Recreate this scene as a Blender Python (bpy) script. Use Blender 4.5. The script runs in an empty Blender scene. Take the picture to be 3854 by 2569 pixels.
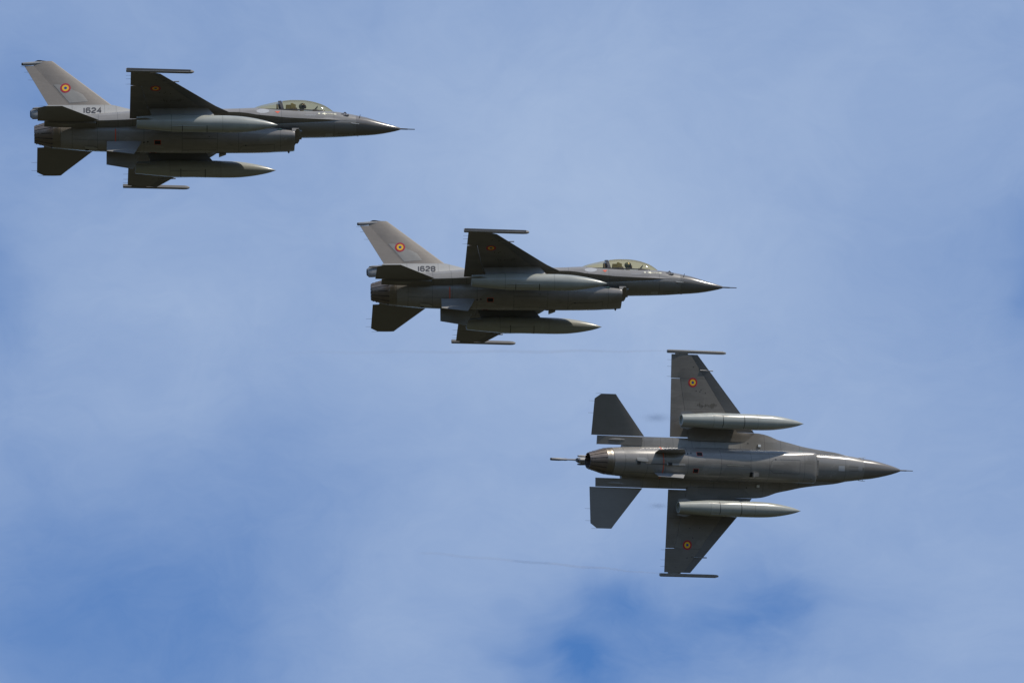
import bpy, bmesh, math, random
from mathutils import Vector, Matrix
from mathutils.bvhtree import BVHTree
random.seed(7)
R = math.radians
scene = bpy.context.scene
col = scene.collection

# ------------------------------------------------------------------ camera, sky, sun, exposure
CAM_EL = R(27.6)
cd = bpy.data.cameras.new('camera')
cd.lens = 400; cd.sensor_width = 36; cd.sensor_fit = 'HORIZONTAL'
cd.clip_start = 1; cd.clip_end = 60000
cam = bpy.data.objects.new('camera', cd); col.objects.link(cam)
cam.location = (0, 0, 2); cam.rotation_euler = (math.pi/2 + CAM_EL, 0, 0)
scene.camera = cam

SUN = Vector((0.443, -0.368, 0.812)).normalized()
sun_el = math.asin(SUN.z); sun_az = math.atan2(SUN.x, SUN.y)      # clockwise from +Y
sd = bpy.data.lights.new('sun', 'SUN'); sd.energy = 4.0; sd.angle = R(0.53); sd.color = (1.0, 0.92, 0.80)
sun = bpy.data.objects.new('sun', sd); col.objects.link(sun)
sun.rotation_euler = SUN.to_track_quat('Z', 'Y').to_euler(); sun.location = (0, 0, 500)

scene.view_settings.view_transform = 'Standard'; scene.view_settings.look = 'None'
scene.view_settings.gamma = 1; scene.view_settings.exposure = 0.0
scene.view_settings.use_curve_mapping = False

world = bpy.data.worlds.new('World'); scene.world = world; world.use_nodes = True
wt = world.node_tree; wt.nodes.clear()
def N(t, typ, **kw):
    n = t.nodes.new(typ)
    for k, v in kw.items():
        if k.startswith('i_'):
            n.inputs[int(k[2:]) if k[2:].isdigit() else k[2:].replace('_', ' ')].default_value = v
        else: setattr(n, k, v)
    return n
def L(t, a, b): t.links.new(a, b)
def mth(t, op, a, b=None, c=None, clamp=False):
    n = t.nodes.new('ShaderNodeMath'); n.operation = op; n.use_clamp = clamp
    for i, v in enumerate((a, b, c)):
        if v is None: continue
        if isinstance(v, (int, float)): n.inputs[i].default_value = v
        else: t.links.new(v, n.inputs[i])
    return n.outputs[0]
def vmth(t, op, a, b=None):
    n = t.nodes.new('ShaderNodeVectorMath'); n.operation = op
    for i, v in enumerate((a, b)):
        if v is None: continue
        if isinstance(v, (tuple, list)): n.inputs[i].default_value = v
        else: t.links.new(v, n.inputs[i])
    return n.outputs[1] if op in ('LENGTH', 'DISTANCE', 'DOT_PRODUCT') else n.outputs[0]
def mixc(t, f, a, b, mode='MIX'):
    n = t.nodes.new('ShaderNodeMix'); n.data_type = 'RGBA'; n.blend_type = mode
    for i, v in ((0, f), (6, a), (7, b)):
        if isinstance(v, (int, float)): n.inputs[i].default_value = v
        elif isinstance(v, (tuple, list)): n.inputs[i].default_value = (*v[:3], 1)
        else: t.links.new(v, n.inputs[i])
    return n.outputs[2]
def noise(t, vec, scale, detail=3, rough=.5, dist=0):
    n = t.nodes.new('ShaderNodeTexNoise'); n.inputs['Scale'].default_value = scale
    n.inputs['Detail'].default_value = detail; n.inputs['Roughness'].default_value = rough
    n.inputs['Distortion'].default_value = dist
    t.links.new(vec, n.inputs['Vector']); return n

sky = N(wt, 'ShaderNodeTexSky', sky_type='NISHITA', sun_disc=False, sun_elevation=sun_el, sun_rotation=sun_az,
        air_density=1.0, dust_density=0.6, ozone_density=2.0)
# thin high cloud layer: every direction meets the layer at d.xy / d.z
geo = N(wt, 'ShaderNodeTexCoord'); gen = geo.outputs['Generated']
sep = N(wt, 'ShaderNodeSeparateXYZ'); L(wt, gen, sep.inputs[0])
dz = mth(wt, 'MAXIMUM', sep.outputs[2], 0.02)
px = mth(wt, 'DIVIDE', sep.outputs[0], dz); py = mth(wt, 'DIVIDE', sep.outputs[1], dz)
cmb = N(wt, 'ShaderNodeCombineXYZ'); L(wt, px, cmb.inputs[0]); L(wt, mth(wt, 'MULTIPLY', py, 0.55), cmb.inputs[1])
lay = cmb.outputs[0]
warp = noise(wt, lay, 14, 4, .55)
w1 = vmth(wt, 'SCALE', vmth(wt, 'SUBTRACT', warp.outputs['Color'], (.5, .5, .5)))
w1.node.inputs['Scale'].default_value = 0.05
layw = vmth(wt, 'ADD', lay, w1)
def layer_pt(u, v):                     # a sighting (azimuth, elevation in photo fractions) -> point on the cloud layer
    t = 18/400
    d = Vector(((u - .5)*2*t, 1, (.5 - v)*2*t*2569/3854))
    c, s = math.cos(CAM_EL), math.sin(CAM_EL)
    d = Vector((d.x, d.y*c - d.z*s, d.y*s + d.z*c))
    return d.x/d.z, d.y/d.z*.55
def gap(u, v, ru, rv, a):               # a thicker (a > 0) or clearer (a < 0) patch of the layer
    x, y = layer_pt(u, v); x2, _ = layer_pt(u + ru, v); _, y2 = layer_pt(u, v + rv)
    d = vmth(wt, 'MULTIPLY', vmth(wt, 'SUBTRACT', layw, (x, y, 0)), (1/abs(x2 - x), 1/abs(y2 - y), 0))
    l = vmth(wt, 'LENGTH', d)
    e = mth(wt, 'EXPONENT', mth(wt, 'MULTIPLY', mth(wt, 'MULTIPLY', l, l), -1))
    return mth(wt, 'MULTIPLY', e, a)
n1 = noise(wt, lay, 9, 6, .55, .3).outputs[0]
n2 = noise(wt, layw, 38, 7, .62, .9).outputs[0]
n3 = noise(wt, vmth(wt, 'MULTIPLY', layw, (1.0, 1.7, 1.0)), 95, 6, .68, 1.2).outputs[0]
dens = mth(wt, 'ADD', mth(wt, 'MULTIPLY_ADD', n1, .36, .44), mth(wt, 'MULTIPLY_ADD', n2, .30, -.15))
dens = mth(wt, 'ADD', dens, mth(wt, 'MULTIPLY_ADD', n3, .13, -.065))
hole = None                              # the ragged blue gap: ribbons of cloud cross it
for g in ((.57, .955, .050, .065, .54), (.645, .865, .065, .045, .46), (.772, .860, .046, .070, .60), (.71, .95, .10, .06, .40), (.60, 1.0, .05, .05, .20), (.535, .885, .03, .03, .12)):
    hole = gap(*g) if hole is None else mth(wt, 'ADD', hole, gap(*g))
rib = noise(wt, vmth(wt, 'MULTIPLY', layw, (1.0, 1.4, 1.0)), 26, 6, .56, .25).outputs[0]
rag = mth(wt, 'MULTIPLY_ADD', rib, -2.3, 2.02, clamp=True)
dens = mth(wt, 'SUBTRACT', dens, mth(wt, 'MULTIPLY', hole, rag))
for g in ((.90, .87, .05, .04, -.10),
          (.995, .43, .028, .075, -.36), (.98, .33, .04, .05, -.12), (.11, .92, .19, .16, -.44), (.24, .99, .08, .06, -.14), (.00, .82, .08, .08, -.10), (.00, .41, .04, .09, -.30), (.02, .22, .05, .06, -.10), (.03, .10, .09, .09, -.30),
          (.27, .69, .09, .09, -.10), (.02, .68, .04, .06, -.10), (.15, .20, .06, .05, -.10), (.86, .96, .04, .03, -.06), (.46, .90, .03, .1, -.04),
          (.47, .20, .22, .22, .24), (.66, .42, .15, .20, .26), (.17, .46, .09, .08, .14), (.42, .93, .06, .10, .14), (.86, .14, .12, .16, .14),
          (.93, .88, .07, .12, .14), (.15, .62, .11, .08, .12), (.52, .75, .14, .10, .14), (.84, .62, .07, .12, .12), (.42, .52, .1, .1, .12), (.66, .06, .1, .1, .08)):
    dens = mth(wt, 'ADD', dens, gap(*g))
dens = mth(wt, 'ADD', dens, 0.0, clamp=True)
skyc = vmth(wt, 'SCALE', sky.outputs[0]); skyc.node.inputs['Scale'].default_value = 1.0
clear = mixc(wt, 1.0, skyc, (0.64, 1.03, 1.47), 'MULTIPLY')
cloud = (3.72, 4.86, 7.0)
tot = mixc(wt, mth(wt, 'MULTIPLY', dens, .98), clear, cloud)
bg = N(wt, 'ShaderNodeBackground'); bg.inputs['Strength'].default_value = 0.1
L(wt, tot, bg.inputs['Color'])
wo = N(wt, 'ShaderNodeOutputWorld'); L(wt, bg.outputs[0], wo.inputs['Surface'])

# ------------------------------------------------------------------ materials
def mat(name, color, rough=.5, metal=0.0, spec=.5, var=.12, lines=(), linew=.011, streak=True, bump=0.0, panels=.10, coat=0.0, dirt=.0):
    m = bpy.data.materials.new(name); m.use_nodes = True; t = m.node_tree
    b = t.nodes['Principled BSDF']
    b.inputs['Roughness'].default_value = rough; b.inputs['Metallic'].default_value = metal
    b.inputs['Specular IOR Level'].default_value = spec; b.inputs['Coat Weight'].default_value = coat
    b.inputs['Coat Roughness'].default_value = .18
    tc = t.nodes.new('ShaderNodeTexCoord'); ob = tc.outputs['Object']
    c = color
    if var:
        n = noise(t, ob, 2.2, 6, .6)
        f = mth(t, 'MULTIPLY_ADD', n.outputs[0], 2*var, 1 - var)
        if streak:
            s = noise(t, vmth(t, 'MULTIPLY', ob, (1.2, 14, 14)), 1.0, 4, .6)
            f = mth(t, 'MULTIPLY', f, mth(t, 'MULTIPLY_ADD', s.outputs[0], 1.6*var, 1 - .8*var))
        if panels:
            v = t.nodes.new('ShaderNodeTexVoronoi'); v.distance = 'CHEBYCHEV'; v.inputs['Scale'].default_value = 1.0
            L(t, vmth(t, 'MULTIPLY', ob, (1.1, 2.3, 2.3)), v.inputs['Vector'])
            sx = t.nodes.new('ShaderNodeSeparateXYZ'); L(t, v.outputs['Color'], sx.inputs[0])
            f = mth(t, 'MULTIPLY', f, mth(t, 'MULTIPLY_ADD', sx.outputs[0], 2*panels, 1 - panels))
        if dirt:
            dn = noise(t, vmth(t, 'MULTIPLY', ob, (2.0, 9, 9)), 1.6, 6, .7)
            dm = mth(t, 'MULTIPLY_ADD', dn.outputs[0], 5, -2.9, clamp=True)
            f = mth(t, 'MULTIPLY', f, mth(t, 'MULTIPLY_ADD', dm, -dirt, 1))
        mm = vmth(t, 'SCALE', c if not isinstance(c, tuple) else (c[0], c[1], c[2])); L(t, f, mm.node.inputs['Scale'])
        c = mm
        rn = mth(t, 'MULTIPLY_ADD', n.outputs[0], .16, rough - .08); L(t, rn, b.inputs['Roughness'])
    if lines:
        sx = t.nodes.new('ShaderNodeSeparateXYZ'); L(t, ob, sx.inputs[0])
        acc = None
        for ax, p in lines:
            k = mth(t, 'COMPARE', sx.outputs['xyz'.index(ax)], p, linew)
            acc = k if acc is None else mth(t, 'MAXIMUM', acc, k)
        c = mixc(t, mth(t, 'MULTIPLY', acc, .36), c, (.02, .02, .02))
    if isinstance(c, tuple): b.inputs['Base Color'].default_value = (*c, 1)
    else: L(t, c, b.inputs['Base Color'])
    return m
FX = [('x', v) for v in (7.95, 5.92, 5.05, 4.3, 3.2, 2.05, 1.0, .12, -.45, -1.2)]
NX = [('x', v) for v in (5.85, 4.22, 3.4, 2.03, .55, -.45, -1.25, -2.23)]
M = dict(
    body=mat('fuselage_paint', (.208, .198, .184), .25, lines=FX, spec=.5, dirt=.12),
    belly=mat('belly_paint', (.222, .208, .190), .25, lines=NX, dirt=.38),
    radome=mat('radome_paint', (.158, .146, .134), .20, var=.08, panels=0, spec=.55),
    wing=mat('wing_paint', (.170, .157, .140), .45, lines=[('y', 2.3), ('y', -2.3), ('y', 3.57), ('y', -3.57)], dirt=.4),
    edge=mat('shaded_leading_edge_paint', (.125, .122, .118), .45, dirt=.1),  # darker than the wing: shade on the drooped flap put into its colour
    tail=mat('tail_paint', (.170, .158, .141), .45, panels=.02, dirt=.1),
    fin=mat('fin_paint', (.205, .178, .150), .5, panels=.05),
    patch=mat('repaint_patch', (.275, .258, .232), .5, panels=0),
    finbase=mat('fin_base_paint', (.325, .322, .31), .5, lines=[('x', -.94), ('x', -.49), ('x', -2.2)], panels=.04),
    tank=mat('tank_paint', (.315, .325, .295), .25, panels=.03, lines=[('x', 1.59), ('x', 3.57)], dirt=.25),
    pylon=mat('pylon_paint', (.22, .22, .22), .5, dirt=.2),
    rail=mat('rail_paint', (.20, .19, .175), .5, panels=.0),
    black=mat('black_paint', (.018, .018, .02), .5, var=.1, panels=0),
    hole=mat('dark_opening', (.008, .008, .01), .8, var=0),
    metal=mat('nozzle_steel', (.22, .195, .165), .38, metal=.8, var=.25, panels=0),
    petal=mat('burnt_petal_metal', (.19, .155, .13), .42, metal=.55, var=.28, panels=0),
    soot=mat('sooty_metal', (.055, .048, .044), .6, metal=.3, var=.2, panels=0),
    pale=mat('pale_metal', (.62, .62, .6), .35, metal=.4, var=.08, panels=0),
    red=mat('roundel_red', (.38, .012, .03), .5, var=.05, panels=0),
    yellow=mat('roundel_yellow', (.82, .47, .015), .5, var=.05, panels=0),
    blue=mat('roundel_blue', (.02, .06, .24), .5, var=.05, panels=0),
    orange=mat('warning_orange', (.60, .085, .03), .5, var=.1, panels=0),
    num=mat('number_black', (.03, .03, .04), .55, var=.05, panels=0),
    cream=mat('marking_cream', (.62, .60, .46), .5, var=.05, panels=0),
    lightgrey=mat('pale_grey_marking', (.34, .35, .36), .5, var=.05, panels=0),
    seam=mat('seam_dark', (.09, .086, .08), .6, var=0),
    green=mat('olive_cloth', (.07, .085, .045), .8, var=.2, panels=0),
    helmet=mat('helmet_shell', (.10, .13, .11), .22, var=.2, panels=0, coat=.5),
    visor=mat('visor_dark', (.01, .012, .015), .08, var=0),
    seat=mat('seat_fabric', (.05, .055, .045), .8, var=.2, panels=0),
    skin=mat('skin', (.45, .28, .2), .6, var=.1, panels=0),
    stain=mat('oil_stain', (.105, .095, .08), .4, var=.2, panels=0),
    lamp=mat('position_light_glass', (.10, .22, .19), .12, var=0),
)
def glass_mat():
    m = bpy.data.materials.new('gold_tinted_canopy'); m.use_nodes = True; t = m.node_tree; t.nodes.clear()
    tr = N(t, 'ShaderNodeBsdfTransparent'); tr.inputs[0].default_value = (1.0, .86, .60, 1)
    gl = N(t, 'ShaderNodeBsdfGlossy'); gl.inputs['Roughness'].default_value = .06; gl.inputs[0].default_value = (1, .95, .88, 1)
    fr = N(t, 'ShaderNodeFresnel'); fr.inputs[0].default_value = 1.22
    mx = N(t, 'ShaderNodeMixShader'); L(t, mth(t, 'MINIMUM', mth(t, 'MULTIPLY_ADD', fr.outputs[0], .8, .02), .38), mx.inputs[0])
    L(t, tr.outputs[0], mx.inputs[1]); L(t, gl.outputs[0], mx.inputs[2])
    o = N(t, 'ShaderNodeOutputMaterial'); L(t, mx.outputs[0], o.inputs[0]); return m
M['glass'] = glass_mat()

# ------------------------------------------------------------------ mesh helpers (all in the aircraft's own axes: x forward, y left, z up, metres)
class MB:
    def __init__(s): s.v = []; s.f = []
    def add(s, v, f):
        o = len(s.v); s.v += [tuple(p) for p in v]; s.f += [tuple(i + o for i in q) for q in f]; return s
def loft(rings, cap=True, closed=True, mb=None):
    mb = mb or MB(); n = len(rings[0]); v = [p for r in rings for p in r]; f = []
    for i in range(len(rings) - 1):
        for j in range(n if closed else n - 1):
            k = (j + 1) % n
            f.append((i*n + j, i*n + k, (i + 1)*n + k, (i + 1)*n + j))
    if cap: f.append(tuple(range(n))[::-1]); f.append(tuple((len(rings) - 1)*n + j for j in range(n)))
    return mb.add(v, f)
def box(c, h, mb=None):
    mb = mb or MB(); x, y, z = c; a, b, d = h
    v = [(x + i*a, y + j*b, z + k*d) for i in (-1, 1) for j in (-1, 1) for k in (-1, 1)]
    return mb.add(v, [(0, 1, 3, 2), (4, 6, 7, 5), (0, 4, 5, 1), (2, 3, 7, 6), (0, 2, 6, 4), (1, 5, 7, 3)])
def hexa(p, mb=None):                  # 8 points: 4 of one end, 4 of the other
    return loft([p[:4], p[4:]], mb=mb)
def tube(p, q, r, r2=None, n=8, mb=None):
    p = Vector(p); q = Vector(q); d = (q - p).normalized(); a = d.orthogonal().normalized(); b = d.cross(a)
    r2 = r if r2 is None else r2
    return loft([[c + (a*math.cos(t) + b*math.sin(t))*rr for t in [2*math.pi*i/n for i in range(n)]] for c, rr in ((p, r), (q, r2))], mb=mb)
def ring(x, yc, zc, w, h, n=40, e=2.0, hl=None):
    out = []
    for i in range(n):
        t = 2*math.pi*i/n; c, s = math.cos(t), math.sin(t)
        hh = h if (s >= 0 or hl is None) else hl
        out.append((x, yc + w*math.copysign(abs(c)**(2/e), c), zc + hh*math.copysign(abs(s)**(2/e), s)))
    return out
def build(name, mb, m, parent=None, sharp=32, mirror=False, flat=False, fix=True):
    v = mb.v; f = mb.f
    if mirror: v = [(a, -b, c) for a, b, c in v]
    bm = bmesh.new(); vs = [bm.verts.new(p) for p in v]
    for q in f:
        try: bm.faces.new([vs[i] for i in q])
        except ValueError: pass
    bmesh.ops.remove_doubles(bm, verts=bm.verts, dist=1e-5)
    if fix: bmesh.ops.recalc_face_normals(bm, faces=bm.faces)
    for q in bm.faces: q.smooth = not flat
    for e in bm.edges:
        if len(e.link_faces) == 2 and e.calc_face_angle(0) > R(sharp): e.smooth = False
    me = bpy.data.meshes.new(name); bm.to_mesh(me); bm.free(); me.materials.append(m)
    o = bpy.data.objects.new(name, me); col.objects.link(o)
    if parent: o.parent = parent
    return o
def bvh(*objs):
    v = []; f = []
    for o in objs:
        k = len(v); v += [tuple(x.co) for x in o.data.vertices]; f += [tuple(i + k for i in p.vertices) for p in o.data.polygons]
    return BVHTree.FromPolygons([Vector(p) for p in v], f)
# decals: outline in two axes, thrown onto the surface along the third, lifted by off
def decal(name, pts, axis, side, tree, m, parent, off=.006, sub=.12, faces=None, outset=8.0):
    bm = bmesh.new()
    ax = {'x': 0, 'y': 1, 'z': 2}[axis]; oth = [i for i in range(3) if i != ax]
    vs = []
    for a, b in pts:
        p = [0, 0, 0]; p[oth[0]] = a; p[oth[1]] = b; vs.append(bm.verts.new(p))
    for q in (faces or [tuple(range(len(pts)))]): bm.faces.new([vs[i] for i in q])
    if sub:
        bmesh.ops.triangulate(bm, faces=bm.faces)
        for _ in range(5):
            es = [e for e in bm.edges if e.calc_length() > sub]
            if not es: break
            bmesh.ops.subdivide_edges(bm, edges=es, cuts=1); bmesh.ops.triangulate(bm, faces=bm.faces)
    for v in bm.verts:
        o = v.co.copy(); o[ax] = outset*side; d = Vector((0, 0, 0)); d[ax] = -side
        loc, nor, _, _ = tree.ray_cast(o, d)
        if loc is None:
            loc, nor, _, _ = tree.find_nearest(Vector([v.co[i] if i != ax else side for i in range(3)]))
        if nor.dot(d) > 0: nor = -nor
        v.co = loc + nor*off
    want = Vector((0, 0, 0)); want[ax] = side
    for q in bm.faces:
        q.smooth = True; q.normal_update()
        if q.normal.dot(want) < 0: q.normal_flip()
    me = bpy.data.meshes.new(name); bm.to_mesh(me); bm.free(); me.materials.append(m)
    o = bpy.data.objects.new(name, me); col.objects.link(o); o.parent = parent
    return o
def strip(poly, w, closed=False):      # a mitred stroke along a polyline -> points, quads
    n = len(poly); L_, R_ = [], []
    P = [Vector(p) for p in poly]
    for i in range(n):
        a = P[i - 1] if (i > 0 or closed) else None; b = P[(i + 1) % n] if (i < n - 1 or closed) else None
        d1 = (P[i] - a).normalized() if a is not None else (b - P[i]).normalized()
        d2 = (b - P[i]).normalized() if b is not None else d1
        n1 = Vector((-d1.y, d1.x)); n2 = Vector((-d2.y, d2.x)); mvec = (n1 + n2).normalized()
        k = w/2/max(.4, mvec.dot(n1))
        L_.append(P[i] + mvec*k); R_.append(P[i] - mvec*k)
    pts = [tuple(p) for p in L_ + R_]
    fs = [(i, (i + 1) % n, n + (i + 1) % n, n + i) for i in range(n if closed else n - 1)]
    return pts, fs
c_ = .22
GL = {'1': [([(.12, 0), (.12, 1.4)], 0)],
      '2': [([(0, 1.1), (c_, 1.4), (1 - c_, 1.4), (1, 1.15), (1, .85), (0, .3), (0, 0), (1, 0)], 0)],
      '4': [([(.75, 0), (.75, 1.4), (0, .45), (1.05, .45)], 0)],
      '6': [([(1, 1.2), (1 - c_, 1.4), (c_, 1.4), (0, 1.15), (0, .22), (c_, 0), (1 - c_, 0), (1, .25), (1, .6), (1 - c_, .8), (.12, .8)], 0)],
      '8': [([(c_, .72), (0, .95), (0, 1.2), (c_, 1.4), (1 - c_, 1.4), (1, 1.2), (1, .95), (1 - c_, .72), (1, .5), (1, .22), (1 - c_, 0), (c_, 0), (0, .22), (0, .5)], 1), ([(.32, .72), (.68, .72)], 0)],
      'R': [([(0, 0), (0, 1.4), (1, 1.4), (1, .75), (.1, .75)], 0), ([(.5, .66), (1, 0)], 0)],
      'E': [([(1, 1.4), (0, 1.4), (0, 0), (1, 0)], 0), ([(.1, .7), (.8, .7)], 0)],
      'S': [([(1, 1.4), (0, 1.4), (0, .7), (1, .7), (1, 0), (0, 0)], 0)],
      'C': [([(1, 1.4), (0, 1.4), (0, 0), (1, 0)], 0)],
      'U': [([(0, 1.4), (0, 0), (1, 0), (1, 1.4)], 0)]}
def text_pts(s, x0, z0, h, adv, stroke, slant=0.0, flip=1, tilt=0.0):  # lettering as mitred strokes
    pts = []; fs = []; k = h/1.4; cx = 0
    for ch in s:
        for poly, cl in GL[ch]:
            p, f = strip([(a*k*.92, b*k) for a, b in poly], stroke, bool(cl))
            o = len(pts); pts += [(x0 + flip*(a + cx + b*slant), z0 + b + (a + cx)*tilt) for a, b in p]; fs += [tuple(i + o for i in q) for q in f]
        cx += adv*(.48 if ch == '1' else 1)
    return pts, fs
def disc(cx, cy, r0, r1, n=28, ky=1):
    pts = [(cx + r*math.cos(2*math.pi*i/n), cy + ky*r*math.sin(2*math.pi*i/n)) for r in ((r1,) if r0 == 0 else (r0, r1)) for i in range(n)]
    return (pts, None) if r0 == 0 else (pts, [(i, (i + 1) % n, n + (i + 1) % n, n + i) for i in range(n)])
def roundel(parent, cx, cy, r, axis, side, tree, off=.008):
    pts, f = disc(cx, cy, r*.66, r); o = decal('roundel', pts, axis, side, tree, M['red'], parent, off, 0, f)
    pts, f = disc(cx, cy, r*.30, r*.66); y = decal('roundel_yellow_ring', pts, axis, side, tree, M['yellow'], o, off, 0, f)
    pts, f = disc(cx, cy, 0, r*.30); b = decal('roundel_blue_centre', pts, axis, side, tree, M['blue'], o, off, 0, f)
def rect(a0, b0, a1, b1): return [(a0, b0), (a1, b0), (a1, b1), (a0, b1)]
def lerp(a, b, t): return tuple(p + (q - p)*t for p, q in zip(a, b))
def table(rows, xs):
    out = []
    for x in xs:
        for i in range(len(rows) - 1):
            a, b = rows[i], rows[i + 1]
            if a[0] >= x >= b[0]:
                t = (a[0] - x)/(a[0] - b[0]) if a[0] != b[0] else 0
                out.append((x,) + tuple(p + (q - p)*t for p, q in zip(a[1:], b[1:]))); break
    return out
def crom(rows, step=.16):              # smooth (monotone Catmull-Rom) stations from a coarse table, x descending
    out = []; n = len(rows)
    for i in range(n - 1):
        a, b = rows[i], rows[i + 1]; p = rows[max(0, i - 1)]; q = rows[min(n - 1, i + 2)]
        h = a[0] - b[0]; m = max(1, int(h/step + .5))
        for k in range(m):
            t = k/m; row = [a[0] - h*t]
            for c in range(1, len(a)):
                s1 = (b[c] - a[c])/h
                s0 = (a[c] - p[c])/(p[0] - a[0]) if i > 0 else s1
                s2 = (q[c] - b[c])/(b[0] - q[0]) if i < n - 2 else s1
                m0 = 0 if s0*s1 <= 0 else 2*s0*s1/(s0 + s1); m1 = 0 if s1*s2 <= 0 else 2*s1*s2/(s1 + s2)
                t2, t3 = t*t, t*t*t
                row.append((2*t3 - 3*t2 + 1)*a[c] + (t3 - 2*t2 + t)*h*m0 + (-2*t3 + 3*t2)*b[c] + (t3 - t2)*h*m1)
            out.append(tuple(row))
    out.append(tuple(rows[-1])); return out

# ------------------------------------------------------------------ the jet
jet = bpy.data.objects.new('fighter_jet', None); col.objects.link(jet); jet.empty_display_size = 1

# fuselage: x, z_top, w_shoulder, z_shoulder, n_top, y_chine, z_chine, w_low, z_low, z_bottom
BODY = [
 (8.81, .475, .455, .08, 2.0, .456, .075, .454, .07, -.314),
 (8.45, .545, .505, .10, 2.05, .507, .06, .503, .05, -.322),
 (8.05, .615, .540, .12, 2.1, .560, .04, .535, .02, -.325),
 (7.75, .630, .550, .13, 2.2, .630, .03, .540, .0, -.325),
 (7.50, .640, .550, .13, 2.3, .672, .02, .545, -.02, -.320),
 (6.90, .665, .548, .13, 2.3, .745, .015, .55, -.05, -.310),
 (6.10, .735, .545, .14, 2.3, .862, .01, .56, -.09, -.29),
 (5.50, .800, .535, .14, 2.2, .995, .01, .58, -.12, -.29),
 (4.90, .865, .52, .15, 2.1, 1.130, .01, .60, -.13, -.29),
 (4.60, .860, .51, .15, 2.1, 1.245, .01, .60, -.13, -.29),
 (4.22, .845, .51, .15, 2.1, 1.340, .005, .60, -.13, -.29),
 (3.87, .835, .52, .15, 2.1, 1.370, 0, .60, -.13, -.29),
 (3.55, .83, .54, .15, 2.1, 1.300, 0, .60, -.13, -.29),
 (3.00, .82, .57, .14, 2.1, 1.120, 0, .60, -.13, -.29),
 (2.00, .81, .60, .13, 2.1, 1.07, -.01, .60, -.15, -.29),
 (1.00, .80, .60, .12, 2.1, 1.07, -.03, .60, -.17, -.29),
 (.00, .76, .58, .10, 2.1, 1.07, -.11, .60, -.22, -.29),
 (-1.10, .68, .56, .05, 2.1, 1.07, -.14, .60, -.235, -.29),
 (-2.18, .58, .52, .02, 2.1, 1.065, -.145, .58, -.235, -.28)]
def body_ring(row, cockpit=False):
    x, zt, ws, zj, n, yc, zc, wl, zl, zb = row; half = []
    K = 14
    for i in range(K + 1):
        t = (math.pi/2)*i/K
        y = ws*math.sin(t)**(2/n); z = zj + (zt - zj)*math.cos(t)**(2/n)
        if cockpit and y < .385: z = min(z, .22); y = min(y, .37)
        half.append((y, z))
    for i in range(1, 6):
        t = i/6; c = (1 - t)**1.6; half.append((ws + (yc - ws)*t, zc + (zj - zc)*c))
    half.append((yc, zc)); nc = len(half) - 1
    for i in range(1, 5):
        t = i/5; half.append((yc + (wl - yc)*t, zc + (zl - zc)*t**.8))
    for i in range(0, K + 1):
        t = (math.pi/2)*i/K; half.append((wl*math.cos(t), zl + (zb - zl)*math.sin(t)))
    pts = [(x, y, z) for y, z in half] + [(x, -y, z) for y, z in half[-2:0:-1]]
    return pts
rows = crom(BODY, .15)
rings = []
for i, r_ in enumerate(rows):
    inside = 5.95 < r_[0] < 7.62
    prev_in = i > 0 and 5.95 < rows[i - 1][0] < 7.62
    if inside and not prev_in:
        e = crom(BODY, .15)[i]; rings.append(body_ring((r_[0] + .01,) + tuple(r_[1:])))
    if prev_in and not inside:
        q = rows[i - 1]; rings.append(body_ring((q[0] - .01,) + tuple(q[1:])))
    rings.append(body_ring(r_, inside))
fus = build('fuselage', loft(rings), M['body'], jet, sharp=28)

# radome and probe
RAD = [(8.81, .455, .394, .08), (9.23, .402, .338, .035), (9.55, .338, .275, -.01), (9.85, .265, .208, -.045), (10.1, .198, .15, -.065),
       (10.35, .118, .092, -.08), (10.5, .060, .05, -.086), (10.57, .022, .022, -.09)]
rad = build('radome', loft([ring(x, 0, z, w, h, 40) for x, w, h, z in crom(RAD, .08)]), M['radome'], jet)
pr = build('pitot_probe', loft([ring(x, 0, z, r, r, 10) for x, z, r in ((10.55, -.09, .028), (10.82, -.105, .026), (10.83, -.105, .019), (11.107, -.118, .016))]), M['black'], jet)

# intake and engine nacelle: x, w, z_centre, h_up, h_down, exponent
NAC = [(6.38, .635, -.56, .235, .255, 2.7), (6.15, .645, -.54, .25, .305, 2.7), (5.8, .655, -.50, .3, .37, 2.6), (5.3, .665, -.44, .32, .475, 2.5),
       (4.3, .685, -.34, .3, .60, 2.35), (3.2, .695, -.28, .3, .66, 2.25), (2.0, .70, -.27, .3, .655, 2.2), (.5, .69, -.25, .3, .645, 2.1),
       (-.9, .66, -.20, .3, .66, 2.0), (-1.6, .64, -.17, .45, .655, 2.0), (-2.2, .615, -.145, .58, .62, 2.0), (-2.68, .582, -.13, .575, .585, 2.0)]
nr = []
for x, w, z, hu, hd, e in crom(NAC, .14): nr.append(ring(x, 0, z, w, hu, 52, e, hd))
lip_in = ring(6.40, 0, -.56, .60, .205, 52, 2.7, .225); lip_mid = ring(6.41, 0, -.56, .62, .222, 52, 2.7, .242)
duct = [ring(6.0, 0, -.54, .585, .2, 52, 2.7, .23), ring(5.2, 0, -.45, .5, .2, 52, 2.3, .3), ring(4.6, 0, -.4, .42, .2, 52, 2, .3)]
nac = build('nacelle', loft(duct[::-1] + [lip_in, lip_mid] + nr), M['belly'], jet, sharp=40)
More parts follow.
